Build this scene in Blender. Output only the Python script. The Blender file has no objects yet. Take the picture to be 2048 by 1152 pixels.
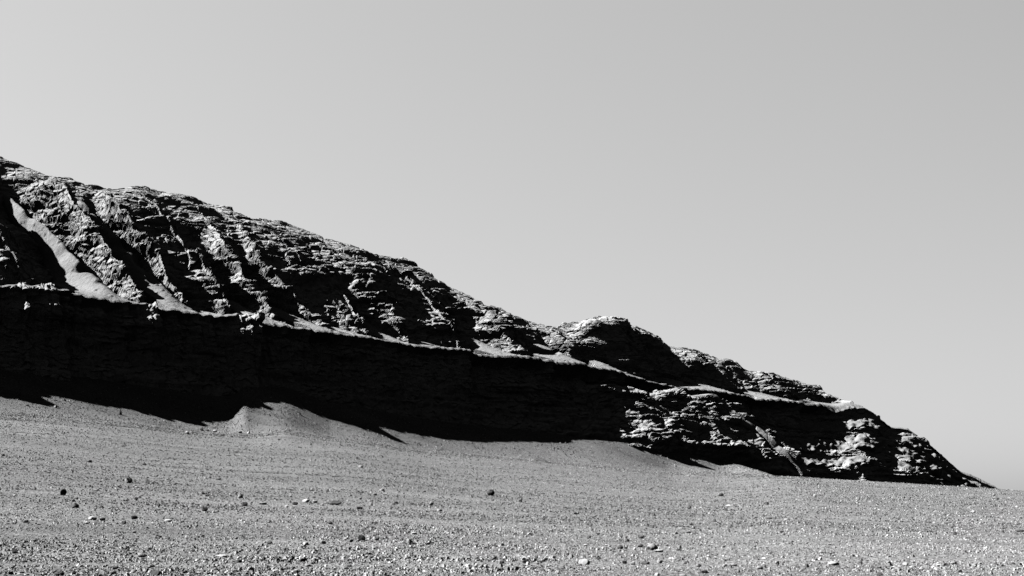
import bpy, math, random
import numpy as np
R = math.radians
scene = bpy.context.scene
col = scene.collection

# ------------------------------------------------------------ camera
HC = 1.6                 # eye height
FPX = 2813.0             # focal length in pixels of the 2048 px wide photograph
YH = 1000.0              # level line of the eye in that photograph
cam_d = bpy.data.cameras.new('camera')
cam = bpy.data.objects.new('camera', cam_d); col.objects.link(cam)
cam.location = (0, 0, HC); cam.rotation_euler = (R(90), 0, 0)
cam_d.sensor_width = 36; cam_d.lens = FPX / 2048 * 36
cam_d.shift_y = (YH - 576) / 2048
cam_d.clip_start = 0.5; cam_d.clip_end = 60000
scene.camera = cam

# ------------------------------------------------------------ light
SUN = np.array([-0.74, 0.04, 0.67]); SUN /= np.linalg.norm(SUN)
sun_el = math.asin(SUN[2]); sun_az = math.atan2(SUN[0], SUN[1])
sd = bpy.data.lights.new('sun', 'SUN'); sd.energy = 5.0; sd.angle = R(0.5); sd.color = (1, 1, 1)
so = bpy.data.objects.new('sun', sd); col.objects.link(so)
from mathutils import Vector
so.rotation_euler = Vector(SUN).to_track_quat('Z', 'Y').to_euler()

w = bpy.data.worlds.new('World'); scene.world = w; w.use_nodes = True
nt = w.node_tree; nt.nodes.clear()
out = nt.nodes.new('ShaderNodeOutputWorld'); bg = nt.nodes.new('ShaderNodeBackground')
sky = nt.nodes.new('ShaderNodeTexSky'); sky.sky_type = 'NISHITA'; sky.sun_disc = False
sky.sun_elevation = sun_el; sky.sun_rotation = sun_az
sky.altitude = 200; sky.air_density = 1.0; sky.dust_density = 2.0; sky.ozone_density = 1.0
sep = nt.nodes.new('ShaderNodeSeparateColor')          # monochrome film behind a red filter
nt.links.new(sky.outputs[0], sep.inputs[0])
gc = nt.nodes.new('ShaderNodeTexCoord'); sx = nt.nodes.new('ShaderNodeSeparateXYZ')
nt.links.new(gc.outputs['Generated'], sx.inputs[0])
def wm(op, a, b=None, c=None):
    n = nt.nodes.new('ShaderNodeMath'); n.operation = op
    for i, v in enumerate((a, b, c)):
        if v is None: continue
        if isinstance(v, (int, float)): n.inputs[i].default_value = v
        else: nt.links.new(v, n.inputs[i])
    return n.outputs[0]
SKY_GAIN = 0.38
red = sep.outputs[0]
# sky pale ahead of the camera, deepened behind it to keep shadows near black
dirn = wm('MULTIPLY_ADD', sx.outputs[1], 0.95, wm('MULTIPLY', sx.outputs[0], -0.22))
mr = nt.nodes.new('ShaderNodeMapRange'); mr.interpolation_type = 'SMOOTHSTEP'
nt.links.new(dirn, mr.inputs[0])
mr.inputs[1].default_value = 0.1; mr.inputs[2].default_value = 0.85; mr.inputs[3].default_value = 0.26; mr.inputs[4].default_value = 1.0
val = wm('MULTIPLY', wm('POWER', red, 0.35), mr.outputs[0])
val = wm('MULTIPLY', val, SKY_GAIN)
val = wm('MULTIPLY', val, wm('MULTIPLY_ADD', sx.outputs[0], -0.22, 1.05))
cmb = nt.nodes.new('ShaderNodeCombineColor')
for i in range(3): nt.links.new(val, cmb.inputs[i])
nt.links.new(cmb.outputs[0], bg.inputs[0]); bg.inputs[1].default_value = 0.05
nt.links.new(bg.outputs[0], out.inputs[0])

scene.view_settings.view_transform = 'Standard'; scene.view_settings.look = 'None'
scene.view_settings.gamma = 1; scene.view_settings.exposure = 4.5
scene.render.engine = 'CYCLES'
scene.cycles.max_bounces = 3; scene.cycles.diffuse_bounces = 0
scene.render.resolution_x = 1024; scene.render.resolution_y = 576

# ------------------------------------------------------------ noise in numpy
def _h(i, j, k, seed):
    n = (i.astype(np.uint32) * np.uint32(374761393)) ^ (j.astype(np.uint32) * np.uint32(668265263)) ^ (k.astype(np.uint32) * np.uint32(2147483647)) ^ np.uint32((seed * 1274126177) & 0xffffffff)
    n = (n ^ (n >> np.uint32(13))) * np.uint32(1274126177)
    n = (n ^ (n >> np.uint32(16))) * np.uint32(2246822519)
    return n ^ (n >> np.uint32(15))
def noise(x, y, z, seed=0):
    """gradient noise, about -1..1"""
    x, y, z = np.broadcast_arrays(x, y, z)
    xi, yi, zi = np.floor(x), np.floor(y), np.floor(z)
    fx, fy, fz = (x - xi).astype(np.float32), (y - yi).astype(np.float32), (z - zi).astype(np.float32)
    xi, yi, zi = xi.astype(np.int64), yi.astype(np.int64), zi.astype(np.int64)
    s = lambda t: t * t * t * (t * (t * 6 - 15) + 10)
    u, v, w_ = s(fx), s(fy), s(fz)
    def g(a, b, c):
        h = _h(xi + a, yi + b, zi + c, seed)
        gx = (h & np.uint32(1023)).astype(np.float32) / 511.5 - 1
        gy = ((h >> np.uint32(10)) & np.uint32(1023)).astype(np.float32) / 511.5 - 1
        gz = ((h >> np.uint32(20)) & np.uint32(1023)).astype(np.float32) / 511.5 - 1
        return gx * (fx - a) + gy * (fy - b) + gz * (fz - c)
    l = lambda t, a, b: a + t * (b - a)
    return 1.3 * l(w_, l(v, l(u, g(0,0,0), g(1,0,0)), l(u, g(0,1,0), g(1,1,0))),
                   l(v, l(u, g(0,0,1), g(1,0,1)), l(u, g(0,1,1), g(1,1,1))))
def fbm(x, y, z, octs=4, seed=0, gain=0.5, ridge=False, billow=False):
    t = 0; a = 1; tot = 0
    for o in range(octs):
        n = noise(x * 2**o + 17.3*o, y * 2**o - 9.1*o, z * 2**o + 4.7*o, seed + o)
        if ridge: n = 1 - 2*np.abs(n)
        if billow: n = 2*np.abs(n) - 0.5
        t = t + a * n; tot += a; a *= gain
    return t / tot
def worley(x, y, z, seed=0):
    """F1, F2 and a cell id"""
    xi, yi, zi = np.floor(x).astype(np.int64), np.floor(y).astype(np.int64), np.floor(z).astype(np.int64)
    f1 = np.full(x.shape, 9, np.float32); f2 = f1.copy(); cid = np.zeros(x.shape, np.float32); vx = f1*0; vy = f1*0; vz = f1*0
    for a in (-1, 0, 1):
        for b in (-1, 0, 1):
            for c in (-1, 0, 1):
                h = _h(xi+a, yi+b, zi+c, seed)
                px = xi + a + (h & np.uint32(1023)).astype(np.float32)/1023
                py = yi + b + ((h >> np.uint32(10)) & np.uint32(1023)).astype(np.float32)/1023
                pz = zi + c + ((h >> np.uint32(20)) & np.uint32(1023)).astype(np.float32)/1023
                d = np.sqrt((px-x)**2 + (py-y)**2 + (pz-z)**2).astype(np.float32)
                nearer = d < f1
                f2 = np.where(nearer, f1, np.minimum(f2, d)); cid = np.where(nearer, (h >> np.uint32(8)).astype(np.float32) / 2**24, cid)
                f1 = np.where(nearer, d, f1)
                vx = np.where(nearer, x - px, vx); vy = np.where(nearer, y - py, vy); vz = np.where(nearer, z - pz, vz)
    r1 = (cid*97.13) % 1 - 0.5; r2 = (cid*331.7) % 1 - 0.5; r3 = (cid*773.3) % 1 - 0.5
    return f1, f2, cid, 2*(r1*vx + r2*vy + r3*vz)       # the last tilts each block its own way
def sstep(a, b, x):
    t = np.clip((x - a) / (b - a), 0, 1); return t*t*(3 - 2*t)
def smax(a, b, k):
    h = np.clip(0.5 + 0.5*(a - b)/k, 0, 1)
    return b + (a - b)*h + k*h*(1 - h)

# ------------------------------------------------------------ lines of the land
def line(pts, soft=0):
    xs = [p[0] for p in pts]; ys = [p[1] for p in pts]
    fx = np.arange(xs[0], xs[-1] + 1, 1.0); fy = np.interp(fx, xs, ys)
    if soft:
        k = np.hanning(2*soft + 3); k /= k.sum()
        fy = np.convolve(np.pad(fy, soft + 1, mode='edge'), k, 'valid')
    return lambda x: np.interp(x, fx, fy)
SKYL = line([(-700,250),(-300,285),(0,317),(60,332),(100,348),(140,354),(170,369),(230,373),(290,371),(340,384),(400,399),(460,414),(500,438),
    (560,438),(600,452),(650,472),(730,494),(745,509),(805,516),(850,537),(890,565),(950,592),(975,608),(1000,612),(1040,634),
    (1110,650),(1150,644),(1195,629),(1230,633),(1300,661),(1340,691),(1400,699),(1450,718),(1500,739),(1560,752),(1640,772),
    (1655,786),(1725,812),(1735,832),(1770,851),(1815,857),(1830,874),(1870,897),(1890,917),(1920,942),(1950,952),(1990,972),(1996,990),(2060,1030)])
_LEDGE = line([(-700,530),(-300,555),(0,577),(100,583),(240,605),(270,610),(350,625),(400,632),(480,640),(620,658),(700,668),(800,688),(900,700),
    (1000,713),(1100,727),(1200,739),(1300,759),(1340,769),(1400,772),(1500,788),(1600,799),(1700,809),(1728,814),(1780,854),(1815,860),(1870,899),(1920,944),(1990,974),(2060,1035)])
LEDGE = lambda x: _LEDGE(x) + 23*sstep(1740, 1660, x)      # the talus lying on the bench brings it up to its seen height
SHADE = line([(-700,740),(-300,765),(0,790),(100,795),(200,805),(300,815),(400,828),(500,835),(570,826),(650,848),(800,872),(900,877),(1050,880),
    (1200,891),(1400,908),(1500,935),(1565,951),(1700,959),(1850,968),(1990,977),(2048,981),(2300,990),(2700,1000)], 30)
_fx = np.arange(-1500.0, 2901.0); _k = np.hanning(603); _k /= _k.sum()
_fy = np.convolve(np.pad(SHADE(_fx), 301, mode='reflect', reflect_type='odd'), _k, 'valid')
SHADE_SOFT = lambda x: np.interp(x, _fx, _fy)
def ledge_depth(x):
    u = (x - 1024)/FPX
    d = 317.5/(1.327 - np.minimum(u, 0.6))
    u0 = (1640 - 1024)/FPX; d0 = 317.5/(1.327 - u0)
    return np.where(u > u0, d0 + 9*np.minimum(u - u0, 0.05)/0.05 + 0*np.maximum(u - 0.269, 0)/0.1, d)
e = lambda y: (YH - y)/FPX

def across(x):          # metres off the wall per metre of depth along a line of sight
    return np.abs(0.6*np.clip((x - 1024)/FPX, -0.45, 0.45) - 0.8)
def wall_tan(x):        # steepness of the lower wall along a line of sight
    return (2.3 - 1.22*sstep(860, 1300, x))*across(x)*(1 - sstep(1480, 1640, x)) + 0.86*sstep(1480, 1640, x)
# the plain: a gravel fan that climbs to the foot of the cliff and rolls over a crest on the right
def fan_depth(x):
    dl = ledge_depth(x)
    near = dl*(1 - (e(LEDGE(x)) - e(SHADE(x)))/(wall_tan(x) - e(SHADE(x)))) - 15.0/across(x) + 2*sstep(880, 1330, x)
    return near + (185 - near)*sstep(1430, 1640, x)
def ground_z(X, Y, detail=True):
    Yp = np.maximum(Y, 1.0)
    x = np.clip(1024 + FPX*X/Yp, -1500, 2900)
    DT = fan_depth(x); after = sstep(1330, 1600, x); zT = HC + DT*e(SHADE_SOFT(x) + 2 + 34*(1 - after)*(1 + 0.2*sstep(900, 1300, x)) - 15*np.exp(-((x - 740)/170)**2))
    tau = np.clip((Yp - 22)/(DT - 22), 0, 1)
    g = tau**1.45
    slope_in = 1.45*zT/(DT - 22)
    dd = np.maximum(Yp - DT, 0)
    sl = 0.54*across(x); sl = np.maximum(sl, slope_in); q_ = 9.0
    up = slope_in*dd + (sl - slope_in)*np.where(dd < q_, dd*dd/(2*q_), dd - q_/2)
    up = np.where(dd < 16, up, (slope_in*16 + (sl - slope_in)*(16 - q_/2)) + 0.05*np.minimum(dd-16, 40))
    # rounded crest
    down = slope_in*dd - (slope_in + 0.10)*np.where(dd < 24, dd*dd/48, dd - 12)
    z = zT*g + up*(1-after) + down*after
    z = np.where(dd > 250, np.maximum(z, -60), z)
    z = np.maximum(z, -40)
    z = z + Yp*(e(SHADE(x)) - e(SHADE_SOFT(x)))*sstep(DT - 50, DT, Yp)
    # heaps of talus against the wall
    for xc, w_, hp in ((495, 165, 22),):
        a_ = (x - xc)/w_
        z = z + hp*Yp/FPX*np.where(a_ < 0, np.exp(-(a_*7)**2), np.maximum(1 - a_, 0))*(1 + 0.15*noise(X/4, Y/4, 0*X, 9))*sstep(DT - 3, DT + 7, Yp)*(1 - after)*(Yp < DT + 40)
    far = sstep(10, 40, Yp)
    z = z + far*0.28*noise(X/26, Y/30, 0*X, 5)*sstep(0, 30, np.abs(DT - Yp) + 8)
    z = z + far*0.10*noise(X/34 + 0.1*Y/8, Y/5.5, 0*X, 6) 
    if detail:
        z = z + 0.02*noise(X/7, Y/2.0, 0*X, 7) + 0.025*fbm(X/0.9, Y/0.9, 0*X, 3, 8)
    return np.where(Y < 1.5, 0.0, z)

# ------------------------------------------------------------ materials (all greys)
def new_mat(name, base, var, scale, bump, bscale, rough=1.0, attr=None, base2=None, speck=0.0, stretch=None, fine=None):
    m = bpy.data.materials.new(name); m.use_nodes = True
    t = m.node_tree; t.nodes.clear()
    o = t.nodes.new('ShaderNodeOutputMaterial'); b = t.nodes.new('ShaderNodeBsdfDiffuse')
    b.inputs['Roughness'].default_value = 0.15
    geo = t.nodes.new('ShaderNodeNewGeometry')
    def nz(sc, det, stretch=None):
        n = t.nodes.new('ShaderNodeTexNoise'); n.inputs['Scale'].default_value = sc; n.inputs['Detail'].default_value = det; n.inputs['Roughness'].default_value = 0.65
        if stretch:
            mp = t.nodes.new('ShaderNodeMapping'); mp.inputs['Scale'].default_value = stretch
            t.links.new(geo.outputs['Position'], mp.inputs[0]); t.links.new(mp.outputs[0], n.inputs[0])
        else: t.links.new(geo.outputs['Position'], n.inputs[0])
        return n.outputs[0]
    def mth(op, a, b_=None, c=None):
        n = t.nodes.new('ShaderNodeMath'); n.operation = op
        for i, v in enumerate((a, b_, c)):
            if v is None: continue
            if isinstance(v, (int, float)): n.inputs[i].default_value = v
            else: t.links.new(v, n.inputs[i])
        return n.outputs[0]
    k = mth('MULTIPLY_ADD', mth('SUBTRACT', nz(scale, 5, stretch), 0.5), var*2, 1.0)
    if speck:
        k = mth('MULTIPLY', k, mth('MULTIPLY_ADD', mth('SUBTRACT', nz(1.0 if fine else bscale*0.8, 3, fine), 0.5), speck*2, 1.0))
    if attr:
        at = t.nodes.new('ShaderNodeAttribute'); at.attribute_name = attr
        bb = mth('MULTIPLY_ADD', at.outputs['Fac'], base2 - base, base)
    else: bb = base
    v = mth('MULTIPLY', k, bb)
    cc = t.nodes.new('ShaderNodeCombineColor')
    for i in range(3): t.links.new(v, cc.inputs[i])
    t.links.new(cc.outputs[0], b.inputs['Color'])
    bn = t.nodes.new('ShaderNodeBump'); bn.inputs['Distance'].default_value = bump; bn.inputs['Strength'].default_value = 1.0
    hh = nz(bscale, 6)
    t.links.new(hh, bn.inputs['Height'])
    t.links.new(bn.outputs[0], b.inputs['Normal'])
    t.links.new(b.outputs[0], o.inputs[0])
    return m
M_rock = new_mat('rock', 0.050, 0.35, 0.25, 0.22, 1.6, attr='talus', base2=0.031, speck=0.3, stretch=(0.35, 0.35, 2.2))
M_ground = new_mat('gravel_ground', 0.0185, 0.65, 0.12, 0.03, 9.0, speck=2.6, stretch=(0.25, 1.6, 1), fine=(17, 4, 8))
M_gravel = new_mat('gravel_stones', 0.006, 0.2, 1.7, 0.01, 15.0, attr='tone', base2=0.085)
M_stone = new_mat('grey_stone', 0.036, 0.25, 2.5, 0.03, 9.0)
M_pale = new_mat('pale_stone', 0.055, 0.2, 2.5, 0.02, 9.0)
M_dark = new_mat('dark_stone', 0.012, 0.25, 2.5, 0.03, 9.0)

def mesh_from(name, verts, faces, mat, smooth=False):
    me = bpy.data.meshes.new(name)
    nv, nf = len(verts), len(faces); k = faces.shape[1]
    me.vertices.add(nv); me.vertices.foreach_set('co', verts.astype(np.float32).ravel())
    me.loops.add(nf*k); me.loops.foreach_set('vertex_index', faces.astype(np.int32).ravel())
    me.polygons.add(nf); me.polygons.foreach_set('loop_start', np.arange(0, nf*k, k, dtype=np.int32))
    me.polygons.foreach_set('use_smooth', np.full(nf, smooth))
    me.update(calc_edges=True); me.validate(); me.materials.append(mat)
    return me
def grid_faces(nr, nc):
    i = np.arange(nr*nc).reshape(nr, nc)
    return np.stack([i[:-1,:-1].ravel(), i[:-1,1:].ravel(), i[1:,1:].ravel(), i[1:,:-1].ravel()], 1)
def link(name, me):
    o = bpy.data.objects.new(name, me); col.objects.link(o); return o

# ------------------------------------------------------------ ground sheet
def build_ground():
    th = np.concatenate([np.linspace(-2.9, -0.46, 60)[:-1], np.linspace(-0.46, 0.46, 1300), np.linspace(0.46, 2.9, 60)[1:]])
    th = th[(th > -1.35) & (th < 1.35)]
    th = np.clip(th, -1.35, 1.35)
    u = np.tan(th)
    d = np.concatenate([np.linspace(2, 24, 30)[:-1], np.geomspace(24, 110, 480)[:-1], np.linspace(110, 300, 330)[:-1], np.linspace(300, 900, 60)[:-1], np.geomspace(900, 30000, 14)])
    U, D = np.meshgrid(u, d)
    X = U*D; Y = D.copy()
    Z = ground_z(X, Y)
    # outside the picture the fan flattens out
    V = np.stack([X.ravel(), Y.ravel(), Z.ravel()], 1)
    F = grid_faces(len(d), len(u))
    # near apron that carries the sheet behind the camera
    V2 = np.array([[-9000,2,-0.02],[9000,2,-0.02],[9000,-6000,-0.02],[-9000,-6000,-0.02]])
    F2 = np.array([[0,3,2,1]]) + len(V)
    me = mesh_from('ground', np.vstack([V, V2]), np.vstack([F, F2]), M_ground, True)
    o = link('ground', me); o['kind'] = 'structure'
build_ground()

# ------------------------------------------------------------ the mesa
# chutes of loose talus on the upper slope: foot x, half width px, how slowly the fill thins uphill, depth
CHUTES = [(-520,40,.2,5),(-380,36,.3,4),(-240,40,.2,5),(-90,34,.3,6),(232,25,.13,9.0),(365,42,.09,6.0),(440,20,.4,3),(548,36,.24,5.5),(648,30,.30,5),
          (712,26,.38,2),(805,30,.30,4.5),(885,26,.36,1.2),(1010,40,.28,4.0),(1130,40,.30,3.0),(1215,36,.3,2.5),
          (1420,50,.35,2.5),(1540,60,.35,2.0),(1660,60,.4,1.6)]
# cones of talus under the cliff: x, half width px, height above the foot in m, 
CONES = [(495,60,3.0),(135,40,1.5),(930,40,2.0),(1015,36,1.5)]
def build_mesa():
    xs = np.concatenate([np.linspace(-700, -20, 160)[:-1], np.linspace(-20, 2004, 1500)])
    nlow, nup, nback = 330, 430, 40
    x = xs[None, :]
    DL = ledge_depth(x)
    eL = e(LEDGE(x)); zL = HC + DL*eL
    # foot of the cliff
    foot = SHADE(x) + 26 + 30*sstep(1450, 1600, x)
    eF = e(foot)
    tc = wall_tan(x)
    bF = DL*(eL - eF)/(tc - eF)
    DF = DL - bF
    zF = HC + DF*eF
    S = SKYL(x); S = np.minimum(S, LEDGE(x) - 1.0); eS = e(S)
    tu = 0.72*across(x)
    bS = DL*(eS - eL)/(tu - eS)
    DS = DL + bS; zS = HC + DS*eS
    rows = []
    # lower part
    t = np.linspace(0, 1, nlow)[:, None]
    # the wall leans back more at its foot, and on the right steps up in benches
    Dl = DF + (DL - DF)*t; Zl = zF + (zL - zF)*t
    right = sstep(1490, 1640, x)
    hk = [0, .42, .50, .57, .72, .79, .90, 1.0]; dk = [0, .10, .34, .38, .68, .71, .96, 1.0]
    hf = np.clip(t + 0.035*np.sin(x/61.0)*np.sin(np.pi*t) + 0*x, 0, 1)
    df = np.interp(hf, hk, dk)
    Dl = Dl*(1 - right) + (DF + (DL - DF)*df)*right
    sag = (1-right)*0.10*np.sin(np.pi*t)
    Dl = Dl + (DL-DF)*sag*1.2
    # upper part
    tt = np.linspace(0, 1, nup)[1:, None]
    Du = DL + (DS - DL)*tt; Zu = zL + (zS - zL)*tt
    conc = 0.03*np.sin(2*np.pi*tt) - 0.05*np.sin(np.pi*tt)
    Zu = Zu - (zS - zL)*conc
    # summit and back slope
    tb = np.linspace(0, 1, nback)[1:, None]
    Db = DS + 160*tb**1.6; Zb = zS - 2*tb**1.2*14 - 0.3*(Db-DS)*tb
    D = np.vstack([Dl, Du, Db]); Z = np.vstack([Zl, Zu, Zb])
    XX = np.broadcast_to(x, D.shape)
    U = (XX - 1024)/FPX
    P = np.stack([U*D, D, Z], -1)
    # smooth normals
    du = np.gradient(P, axis=1); dv = np.gradient(P, axis=0)
    N = np.cross(du, dv); N /= np.linalg.norm(N, axis=-1, keepdims=True) + 1e-9
    # soften the normal field across the lip
    for _ in range(10):
        N[1:-1] = (N[:-2] + N[1:-1]*2 + N[2:])/4
    N /= np.linalg.norm(N, axis=-1, keepdims=True)
    nr = D.shape[0]
    idx = np.arange(nr)[:, None]
    up = (idx >= nlow - 1) & (idx < nlow + nup - 1)
    low = idx < nlow
    Xw, Yw, Zw = P[..., 0], P[..., 1], P[..., 2]
    # distance up the slope from the ledge
    ell = np.sqrt((D - DL)**2 + (Z - zL)**2)*np.where(idx >= nlow - 1, 1, -1)
    yimg = YH - FPX*(Z - HC)/D
    strike = (Xw*0.80 + Yw*0.60)
    dip = (Xw*0.60 - Yw*0.80)
    wx = 1.5*noise(Xw/9, Yw/9, Zw/5, 31); wz = 0.9*noise(Xw/7, Yw/7, Zw/4, 32)
    # ---- first pass: the large forms
    L_tot = np.sqrt((DS - DL)**2 + (zS - zL)**2)
    hi = np.clip(ell/np.maximum(L_tot, 1e-3), 0, 1)
    top = sstep(0.66, 0.96, hi); lim = sstep(0, 9, L_tot)
    big = fbm((strike + wx)/12, dip/16, Zw/10, 3, 41)
    f1, f2, cid, tilt = worley((strike + wx)/3.6, dip/4.5, (Zw + wz)/2.4, 51)
    pillow = 1 - np.minimum(f1, 1.1)**1.6
    mid = noise(strike/16, dip/16, Zw/12, 73)
    blocks = (1.4*(pillow - 0.4) + 0.85*tilt + 0.9*(cid - 0.5))*(0.65 + 0.5*mid)
    form_up = (2.3*big + 0.9*blocks)*(1 - 0.45*sstep(0.45, 0.8, hi))
    saw = np.zeros_like(strike)
    for xa, xb, am in ((-700,-420,3.5),(-420,-160,3),(-160,128,2.4),(230,505,3.0),(600,930,2.6),(940,1062,2.0)):
        xq = XX + 5*noise(0*strike, Zw/2.2, Zw/5, 85)
        saw = saw + am*np.clip((xq - xa)/(xb - xa), 0, 1)*sstep(xb + 7, xb, xq)
    # the spur whose crest runs down to the right
    q = XX - 1.15*(yimg - 772) + 7*noise(strike/5, 0*strike, Zw/3, 86)
    spur = 6.6*np.clip((q - 940)/395, 0, 1)**1.2*sstep(1352, 1335, q)*sstep(0, -5, ell)*(XX < 1580)
    bay = fbm(strike/15, 0*strike, Zw/60, 3, 82)
    form_lo = saw*(0.35 + 0.2*sstep(0, -6, ell)) + 1.2*bay + 0.8*noise(strike/3.4, 0*strike, Zw/14, 84) + 0.3*blocks
    rr = sstep(860, 1240, XX)
    r3 = sstep(1480, 1600, XX)
    form_lo = form_lo*(1 - rr) + rr*((0.8 - 0.4*r3)*blocks + (0.9 - 0.7*r3)*big - 0.2) + spur
    def teeth(x, per, seed):      # notches in the rim: swelling to the right, then breaking off
        ph = x/per + 0.45*noise(x/(per*2.3), 0*x, 0*x, seed); k = np.floor(ph)
        amp = np.clip(1.5*((k*0.618*7.3 + 0.37*seed) % 1) - 0.25, 0.15, 1.2)
        return amp*(ph - k)*sstep(1.0, 0.93, ph - k)
    nick = 2.5*teeth(strike, 8.0, 101) + 1.3*teeth(strike, 3.6, 102) + 0.25*teeth(strike, 1.3, 103)
    form_lo = form_lo + 0.8*nick*sstep(-7, 0, ell)*(1 - rr)
    q3 = (XX - 0.95*(yimg - 800) + 16*noise(strike/7, dip/7, Zw/5, 87))/9.0
    form_lo = form_lo + rr*(1 - 0.8*r3)*((1.7 + 1.2*sstep(-8, -14, ell))*teeth(q3, 7.0, 104) + 0.9*teeth(q3, 2.9, 105) - 0.7)*sstep(0.5, -3, ell)
    # ---- ribs and chutes
    p = XX + (0.86 + 0.16*sstep(400, 560, XX))*(LEDGE(XX) - yimg) + 9*noise(Xw/8, Yw/8, Zw/8, 91) + 45*noise(Xw/26, Yw/26, Zw/14, 92)*sstep(380, 520, XX)*sstep(0, 6, ell)
    pcs = np.array([c[0] for c in CHUTES], float); ks = np.array([c[2] for c in CHUTES]); hws = np.array([c[1] for c in CHUTES], float); dps = np.array([c[3] for c in CHUTES])
    i0 = np.clip(np.searchsorted(pcs, p.ravel()).reshape(p.shape) - 1, 0, len(pcs) - 2)
    a0, a1 = pcs[i0], pcs[i0 + 1]; span = a1 - a0
    fr = np.clip((p - a0)/span, 0, 1); fl = np.clip(hws[i0]*0.45/span, 0.05, 0.4); fe = 1 - np.clip(hws[i0+1]*0.35/span, 0.04, 0.3)
    shp = np.where(fr < fl, 0, np.where(fr < 0.52, sstep(0, 1, (fr - fl)/(0.52 - fl)), np.where(fr < fe, 1 - 0.85*((fr - 0.52)/(fe - 0.52))**1.2, 0.15*(1 - sstep(fe, fe + 0.03, fr)))))
    near1 = fr > 0.52
    pn = np.where(near1, a1, a0); hn = np.where(near1, hws[i0+1], hws[i0]); kk = np.where(near1, ks[i0+1], ks[i0]); kraw = kk
    dep = np.where(near1, dps[i0+1], dps[i0])
    reach = (2.6 - 0.9*(pn > 420))*(2.2/kk)**1.35; kk = 0.43 + (kk - 0.43)*np.exp(-((p - pn)/hn)**2)
    fade = np.exp(-(np.maximum(ell, 0)/reach)**2)
    chute = dep*(shp - 0.75)*(0.08 + 0.92*fade)
    kk = kk + 0.25*(shp > 0.5)
    form_up = form_up*(1 - 0.55*sstep(0.46, 0.60, fr)*(dep > 5.2)*fade)
    r_up = form_up + 0.5 + chute*sstep(-0.5, 2.5, ell) - 5.3*np.exp(-np.maximum(ell, 0)/4.4)
    kn = np.exp(-((XX - 1206)/np.where(XX < 1206, 66, 85))**2 - ((yimg - 672)/30)**2); kgap = np.exp(-((XX - 1128)/30)**2)*sstep(700, 650, yimg)
    r_up = r_up*(1 - 0.3*kn) + 3.3*kn - 1.5*kgap
    r_up = r_up*(1 - top) + (0.15*blocks - 0.15)*top
    r_up = r_up*(0.25 + 0.75*lim)
    thk = 2.1 + 1.0*np.exp(-((XX-1120)/130)**2) + 0.5*noise(strike/9, 0*strike, 0*strike, 95)
    thk = thk*(0.3 + 0.7*lim)
    talus = thk - kk*np.maximum(ell, 0) - 0.95*sstep(0.2, -0.9, ell)*thk
    talus = talus - 1.3*sstep(0.05, 0.4, noise(strike/4, ell/5, 0*ell, 110))*sstep(5, 9, ell)
    # ---- talus under the wall
    h_foot = (Z - zF)
    cone = np.full_like(p, -4.0)
    for (pc, hw, hh) in CONES:
        a = np.abs(XX - 0.9*(yimg - (SHADE(pc) - hh*9)) - pc)/hw
        hgt = (hh + 1.0)*np.exp(-np.sqrt(a*a + 0.06)*1.1 + 0.25)
        cone = smax(cone, (hgt - h_foot*0.5)*0.8 - 0.4, 0.3)
    crest = np.exp(-((q - 1316)/13)**2)*(XX < 1560)
    cone = np.maximum(cone, -4 + (4 + form_lo + 0.35)*sstep(0.2, 0.9, crest))
    hfull = np.vstack([hf, np.ones((nr - nlow, hf.shape[1]))])
    steep = np.zeros_like(hfull)
    for s0, s1 in ((-1, .42), (.505, .57), (.725, .79), (.905, 2)):
        steep = np.maximum(steep, sstep(s0 - 0.012, s0 + 0.012, hfull)*sstep(s1 + 0.012, s1 - 0.012, hfull))
    bench = 0.25 + 0.9*noise(strike/4.0, dip/4, Zw/1.6, 97) + 0.8*noise(strike/1.4, dip/1.4, Zw/0.8, 106) - 4*steep
    tq = teeth(q3, 7.0, 104)
    vt = -1.05 + 0.5*noise(strike/3, dip/3, Zw/3, 107) + 0.8*sstep(-3, -9, ell) - 2.5*sstep(-4, 0, ell)
    cone = np.where(low & (XX <= 1560), np.maximum(cone, vt*rr - 6*(1 - rr) + spur*0.9), cone)
    cone = np.where(low & (XX > 1500), np.maximum(cone, bench), cone)
    lipb = sstep(-1.2, 0.6, ell)
    rock = form_lo*(1 - lipb) + r_up*lipb
    lipw = np.exp(-(ell/1.3)**2)
    rock = rock*(1 - lipw) + (0.35*saw + 0.7*bay + 0.5*noise(strike/3.2, 0*strike, Zw/14, 84) + 0.8*nick - 0.5)*lipw
    tal = np.where(low, cone, talus)
    back = idx >= nlow + nup - 1
    rock = np.where(back, 0.15*blocks - 0.15, rock); tal = np.where(back, -5, tal)
    off = smax(rock, tal, 0.15)
    mask = sstep(-0.12, 0.10, tal - rock + 0.25*noise(Xw/0.8, Yw/0.8, Zw/0.8, 96))
    off = off*(1 - 0.7*sstep(1620, 1680, XX)*np.exp(-(ell/2.2)**2))
    off = off*sstep(0, 0.04, (idx/nlow))
    off = np.where(XX > 1960, off*0.5, off)
    Q = P + N*off[..., None]
    Q[..., 2] += lipw*(0.22*saw + 0.2*nick - 0.3 + 0.25*noise(strike/1.1, 0*strike, 0*strike, 99))
    # ---- second pass: bedding, joints and rubble, measured on the shape just made
    N1 = np.cross(np.gradient(Q, axis=1), np.gradient(Q, axis=0)); N1 /= np.linalg.norm(N1, axis=-1, keepdims=True) + 1e-9
    for _ in range(3):
        N1[1:-1] = (N1[:-2] + N1[1:-1]*2 + N1[2:])/4; N1[:, 1:-1] = (N1[:, :-2] + N1[:, 1:-1]*2 + N1[:, 2:])/4
    N1 = N1*0.6 + N*0.4; N1 /= np.linalg.norm(N1, axis=-1, keepdims=True) + 1e-9
    x2, y2, z2 = Q[..., 0], Q[..., 1], Q[..., 2]
    st2 = 0.8*x2 + 0.6*y2; dp2 = 0.6*x2 - 0.8*y2
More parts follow.
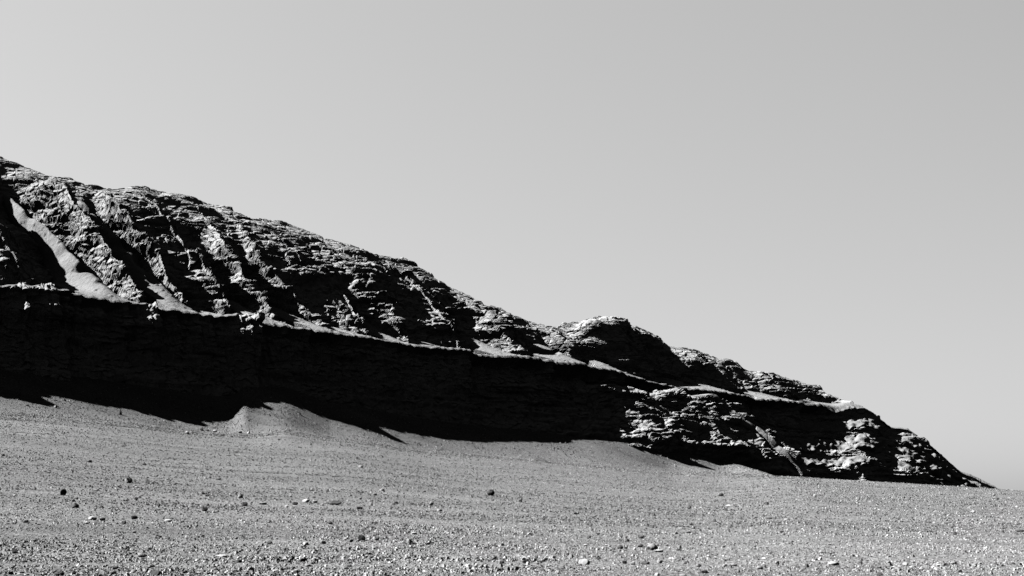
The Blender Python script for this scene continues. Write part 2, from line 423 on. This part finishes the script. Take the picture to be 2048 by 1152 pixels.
    zz = z2 + 0.30*noise(x2/5, y2/5, 0*z2, 61) + 0.012*x2
    bed0 = sstep(-0.15, 0.15, noise(0.03*st2, 0.03*dp2, zz/1.9, 64))
    bed1 = sstep(-0.2, 0.2, noise(0.05*st2, 0.05*dp2, zz/0.8, 62))
    bed2 = sstep(-0.2, 0.2, noise(0.10*st2, 0.10*dp2, zz/0.33, 63))
    g1, g2, gid, tilt2 = worley(st2/1.5, dp2/1.5, z2/0.75, 52)
    joint = sstep(0, 0.14, g2 - g1)
    rough = fbm(x2/1.0, y2/1.0, z2/0.6, 4, 71, gain=0.6)
    broken = sstep(-0.35, 0.25, noise(st2/6, dp2/6, z2/3.5, 65))
    up_w = sstep(-1, 1, ell)
    flute = fbm(st2/0.9, dp2/2.5, z2/5, 3, 81, ridge=True)
    d_up = broken*(0.75*bed0 + 0.5*bed1 + 0.22*bed2) + 0.30*tilt2 + 0.22*(gid - 0.5) - 0.12*(1 - joint) + 0.17*rough - 0.5
    d_lo = broken*(0.45*bed0 + 0.2*bed1) + 0.5*flute + 0.35*tilt2 + 0.3*rough - 0.5
    d_lo = d_lo*(1 - rr) + rr*(d_up*(1.15 - 0.35*r3))
    det = (d_lo*(1 - up_w) + d_up*up_w)*(1 - mask) + mask*(0.02*rough)
    det = det*(1 - 0.3*np.clip(kn*1.3, 0, 1)*(XX < 1240)*up_w)
    det = det*(1 - 0.45*top)*(1 - 0.5*sstep(1620, 1680, XX)*np.exp(-(ell/2.2)**2))*sstep(0, 0.04, (idx/nlow))
    det = np.where(XX > 1960, det*0.5, det)
    # loose fallen rocks lying on the talus
    h1, h2, hid, _t = worley(st2/0.8, dp2/0.8, z2/0.8, 57)
    det = det + mask*np.where(hid > 0.86, 0.35*np.clip(0.5 - h1, 0, 1), 0)
    Q = Q + N1*det[..., None]
    V = Q.reshape(-1, 3)
    F = grid_faces(nr, len(xs))
    me = mesh_from('mesa', V, F, M_rock, False)
    at = me.attributes.new('talus', 'FLOAT', 'POINT'); at.data.foreach_set('value', mask.astype(np.float32).ravel())
    o = link('hill', me); o['kind'] = 'structure'
build_mesa()

# ------------------------------------------------------------ stones
rng = np.random.default_rng(7)
def ico(sub):
    import bmesh
    bm = bmesh.new(); bmesh.ops.create_icosphere(bm, subdivisions=sub, radius=1)
    v = np.array([q.co[:] for q in bm.verts]); f = np.array([[a.index for a in q.verts] for q in bm.faces]); bm.free()
    return v, f
def stone_mesh(name, seed, mat, sub=3, kind='angular'):
    v, f = ico(sub); r = np.random.default_rng(seed)
    n = v.copy()
    for _ in range({'angular': 9, 'round': 4, 'slab': 7, 'pointed': 7}[kind]):
        q = r.normal(size=3); q /= np.linalg.norm(q); c = r.uniform(0.55, 0.85)
        over = np.maximum(v@q - c, 0); v = v - over[:, None]*q*0.92
    v = v*(1 + 0.10*fbm(n[:,0]*1.5 + seed, n[:,1]*1.5, n[:,2]*1.5, 3, seed))[:, None]
    if kind == 'pointed':
        k = np.clip((v[:,2] + 0.4)/1.4, 0, 1); v[:,0] *= 1 - 0.75*k; v[:,1] *= 1 - 0.7*k; v[:,2] += 0.35*k
    lo = v.min(0); hi = v.max(0)
    v = (v - (lo + hi)/2)/((hi - lo)/2)          # unit half extents
    return mesh_from(name, v, f, mat, False)
def locate(px, py):
    """where the line of sight through a photo point meets the plain"""
    u = (px - 1024)/FPX; d = np.linspace(24, 330, 6000)
    z = ground_z(u*d, d, False); sight = HC + d*e(py)
    k = np.argmax(z > sight)
    return u*d[k], d[k], k > 0
kinds = {'a': 'angular', 'r': 'round', 's': 'slab', 'p': 'pointed'}
mats = {'d': M_dark, 'g': M_stone, 'l': M_pale}
cache = {}
def stone(px, py, wpx, hpx, kind, mat, label, group=None, seed=None):
    X, Y, ok = locate(px, py)
    if not ok: return None
    seed = int(px*7 + py) % 5 if seed is None else seed
    key = (kind, mat, seed)
    if key not in cache: cache[key] = stone_mesh('stone', seed*11 + ord(kind), mats[mat], 3, kinds[kind])
    o = link('boulder' if max(wpx, hpx) >= 11 else 'stone', cache[key])
    hw = 1.15*wpx/2*Y/FPX; hh = 1.15*hpx/2*Y/FPX
    o.scale = (hw, hw*0.85, hh*1.25)
    z = float(ground_z(np.array([X]), np.array([Y]))[0])
    o.location = (X, Y, z + hh*0.75)
    o.rotation_euler = (0, 0, (seed*37 + px) % 0.9 - 0.45)
    o['label'] = label; o['category'] = 'boulder' if max(wpx, hpx) >= 11 else 'stone'
    if group: o['group'] = group
    return o
STONES = [
 (127,990,12,12,'r','d','upright round black boulder standing alone on the left of the plain'),
 (148,1015,18,9,'p','d','dark humped boulder with a thin spike on its left, just below the round black boulder'),
 (257,966,14,9,'a','g','split grey boulder with a pale cap, farthest of the big left boulders'),
 (981,991,14,11,'a','d','blocky black boulder standing alone in the middle of the plain'),
 (723,1082,14,11,'r','d','round black boulder in the pebble band left of the centre'),
 (671,1010,22,8,'r','d','low wide boulder with a black front in the central row of stones'),
 (1305,1101,20,12,'a','g','mottled grey boulder beside a pale flat stone on the right of the plain'),
 (1318,1105,15,5,'s','l','pale flat slab lying at the foot of the mottled grey boulder'),
 (1169,1130,20,10,'r','l','smooth pale rounded boulder with a dark right end near the bottom edge'),
 (240,829,6,10,'p','d','small pointed black rock standing high on the plain under the cliff shadow'),
 (29,1107,13,8,'a','d','dark angular boulder at the far left of the near stone band'),
 (284,1115,14,8,'a','g','grey boulder with a bright left slope and black right side in the near left band'),
 (314,1150,20,9,'r','d','dark rounded boulder cut close by the bottom edge at left'),
 (118,1152,17,8,'a','d','dark boulder at the bottom edge nearest the lower left corner'),
 (501,1145,14,10,'a','l','pale square boulder with a dark right side near the bottom edge'),
 (409,1022,12,7,'a','d','black lens shaped boulder left of the central stone row'),
 (481,996,9,9,'p','g','pointed grey stone at the left start of the central stone row'),
 (489,1012,12,7,'a','d','dark wedge stone just below the pointed grey stone'),
 (526,1009,13,5,'s','g','flat grey slab in the central row right of the dark wedge stone'),
 (612,1005,13,6,'s','l','pale flat stone in the central row left of the low wide boulder'),
 (185,1040,15,6,'s','l','long pale flat stone with a dark underside left of the middle'),
 (269,1038,12,7,'r','d','small round dark boulder with a lighter stone on its right'),
 (337,1044,14,5,'s','l','flat pale slab with a black lower edge right of the small round boulder'),
 (444,1114,24,4,'s','l','long thin pale slab lying flat in the near left ground'),
 (752,1081,13,7,'a','l','pale wedge stone just right of the round black boulder'),
 (606,1125,14,7,'a','d','dark tilted slab stone near the bottom, below the pebble band'),
 (477,1126,13,6,'s','d','dark flat stone pair near the bottom left of centre'),
 (1052,1128,15,6,'a','d','dark stone next to a pale one in the near row at centre'),
 (1290,1129,17,5,'s','d','thin dark slab with a pale left edge in the near right row'),
 (1666,1131,16,7,'s','l','pale topped oval stone with a black underside in the near right row'),
 (1645,1107,14,6,'r','g','half buried grey dome stone right of the mottled boulder'),
 (1443,992,9,6,'a','d','black stone with a pale left edge high on the right of the plain'),
 (1429,1043,7,6,'p','d','small black wedge stone on the smooth strip at right'),
 (1307,1032,7,5,'p','d','small dark peaked stone on the smooth ground above the mottled boulder'),
 (2040,1063,18,4,'s','d','long thin dark slab at the right edge of the picture'),
 (1759,1151,12,5,'s','d','dark flat stone at the bottom edge on the right'),
 (819,1087,10,8,'a','l','pale block stone among the pebbles left of centre bottom'),
 (925,1122,10,6,'a','g','grey stone with dark hollow in the near central row'),
 (1240,1098,11,7,'a','d','dark stone left of the mottled grey boulder'),
 (1283,1077,10,5,'a','d','dark low stone directly above the mottled grey boulder'),
 (1282,1094,10,6,'a','d','dark stone touching the left side of the mottled grey boulder'),
 (1811,1132,11,6,'s','l','pale tilted stone in the right part of the near row'),
]
for s in STONES: stone(*s)
GEN = [(203,1016,9,5),(175,1048,9,5),(248,1048,8,6),(52,1045,9,6),(205,1041,10,6),(231,1073,13,4),(157,1132,10,6),(229,1138,17,6),(180,925,8,4),(289,930,7,5),(272,1001,7,5),(6,912,7,4),
 (611,1090,11,6),(647,1088,10,6),(702,1085,7,6),(540,1087,9,6),(721,935,9,4),(764,982,9,4),(590,1010,11,5),(630,1006,9,5),(719,1018,11,5),(698,1133,10,4),(661,1049,8,5),(439,960,7,4),(689,1117,8,4),
 (1041,1004,6,5),(879,1022,10,4),(1178,1078,7,6),(855,1090,9,4),(971,1135,9,6),(1151,1029,6,4),(1004,1128,9,5),(828,1069,11,4),
 (1535,1010,5,5),(1539,1038,10,3),(1255,1085,6,5),(1378,1018,8,5),(1457,1012,11,3),(1450,1020,9,3),(1314,1151,10,5),(1373,1128,10,5),(1319,1127,10,6),(1266,1130,9,6),(1249,1128,9,6),(1468,1132,10,5),
 (1366,1151,13,4),(1554,1129,9,6),(1359,1097,7,6),(1972,1097,9,4),(1910,1070,8,4),(1988,992,5,5),(1995,1000,4,4),(1721,1127,8,5),(1777,1128,10,5),(1946,1025,9,4),(1630,993,6,4),(1878,1134,10,4),(1949,1132,9,4),
 (375,868,7,5),(403,861,8,5),(415,862,6,4),(430,863,7,3),(480,866,7,4),(497,867,6,5),(111,815,5,4),(55,812,5,4)]
GRP = 'small stones scattered over the gravel plain'; GL = 'small rough stone lying loose on the gravel plain among many like it'
for g in GEN:
    k = 'asrap'[(g[0] + g[1]) % 5]; m = 'dgdlg'[(g[0]*3 + g[1]) % 5]
    stone(*g, k, m, GL, GRP)
rs = random.Random(5); n = 0
bands = [(1120,1150,60,6,12),(1065,1100,60,5,9),(990,1020,40,5,9),(930,985,14,3,6),(1020,1060,18,4,7)]
for (y0, y1, cnt, w0, w1) in bands:
    for i in range(cnt):
        y = rs.uniform(y0, y1); x = rs.uniform(0, 2048)
        if y0 == 990 and x > 900: x = rs.uniform(400, 900)
        if y0 == 1065: x = rs.choice([rs.uniform(200, 900), rs.uniform(1150, 1700)])
        wp = rs.uniform(w0, w1)*rs.uniform(0.6, 1.0)
        stone(x, y, wp, wp*rs.uniform(0.35, 0.7), rs.choice('aasrg'.replace('g','a')), rs.choice('gdglg'), GL, GRP, seed=rs.randrange(5))

# ------------------------------------------------------------ gravel, past counting: one object
def build_gravel():
    # irregular eight cornered chip
    base = []
    r = np.random.default_rng(3)
    cube = np.array([[-1,-1,-1],[1,-1,-1],[1,1,-1],[-1,1,-1],[-1,-1,1],[1,-1,1],[1,1,1],[-1,1,1]], float)
    cf = np.array([[0,3,2,1],[4,5,6,7],[0,1,5,4],[1,2,6,5],[2,3,7,6],[3,0,4,7]])
    N = 200000
    # even over what a walker sees: more of them per metre near by
    d = np.exp(r.uniform(math.log(25), math.log(245), N*2)); 
    u = r.uniform(-0.42, 0.42, N*2)
    X = u*d; Y = d
    dens = 0.55 + 1.1*fbm(X/22, Y/3.5, 0*X, 3, 21) + 0.5*noise(X/3.0, Y/1.2, 0*X, 22)
    keep = (r.uniform(0, 1, N*2) < np.clip(dens, 0.12, 1)) & (d < fan_depth(1024 + FPX*u) + 12)
    X, Y = X[keep][:N], Y[keep][:N]
    m = 45000; ua = r.uniform(-0.40, 0.22, m); da = fan_depth(1024 + FPX*ua) + r.uniform(-14, 16, m)
    X = np.concatenate([X, ua*da]); Y = np.concatenate([Y, da]); n = len(X)
    Z = ground_z(X, Y)
    cl = np.clip(0.5 + 0.8*fbm(X/6, Y/3, 0*X, 2, 23), 0, 1)
    s = (1 - 0.22*(X > 1)*(Y < 48))*(0.010 + 0.028*r.power(0.35, n)**1.0)*(0.55 + cl)*(Y/45)**0.55*(1 + 1.5*np.clip((44 - Y)/12, 0, 1)*cl*(r.uniform(0, 1, n) > 0.6 + 0.3*(X > 0)))
    V = np.empty((n, 8, 3))
    ax = r.uniform(0.7, 1.5, (n, 1)); ay = r.uniform(0.6, 1.2, (n, 1)); az = r.uniform(0.35, 0.95, (n, 1))
    pts = cube[None]*(1 + r.uniform(-0.45, 0.25, (n, 8, 3)))
    pts[:, 4:, :2] *= r.uniform(0.25, 0.7, (n, 1, 1))
    c, sn = np.cos(r.uniform(0, 6.28, n))[:, None], np.sin(r.uniform(0, 6.28, n))[:, None]
    a = pts[..., 0]*ax*s[:, None]; b = pts[..., 1]*ay*s[:, None]
    ang = r.uniform(0, 6.28, n)[:, None]
    V[..., 0] = X[:, None] + a*np.cos(ang) - b*np.sin(ang)
    V[..., 1] = Y[:, None] + a*np.sin(ang) + b*np.cos(ang)
    V[..., 2] = Z[:, None] + (pts[..., 2]*az + 0.5*az)*s[:, None]
    F = (cf[None] + (np.arange(n)*8)[:, None, None]).reshape(-1, 4)
    me = mesh_from('gravel', V.reshape(-1, 3), F, M_gravel, False)
    at = me.attributes.new('tone', 'FLOAT', 'POINT'); at.data.foreach_set('value', np.repeat(np.where(Y > 55, r.beta(0.8, 2.6, n), r.beta(1.2, 2.2, n)), 8).astype(np.float32))
    o = link('gravel', me); o['kind'] = 'stuff'; o['label'] = 'loose grey gravel and pebbles covering the sunlit plain'; o['category'] = 'gravel'
build_gravel()
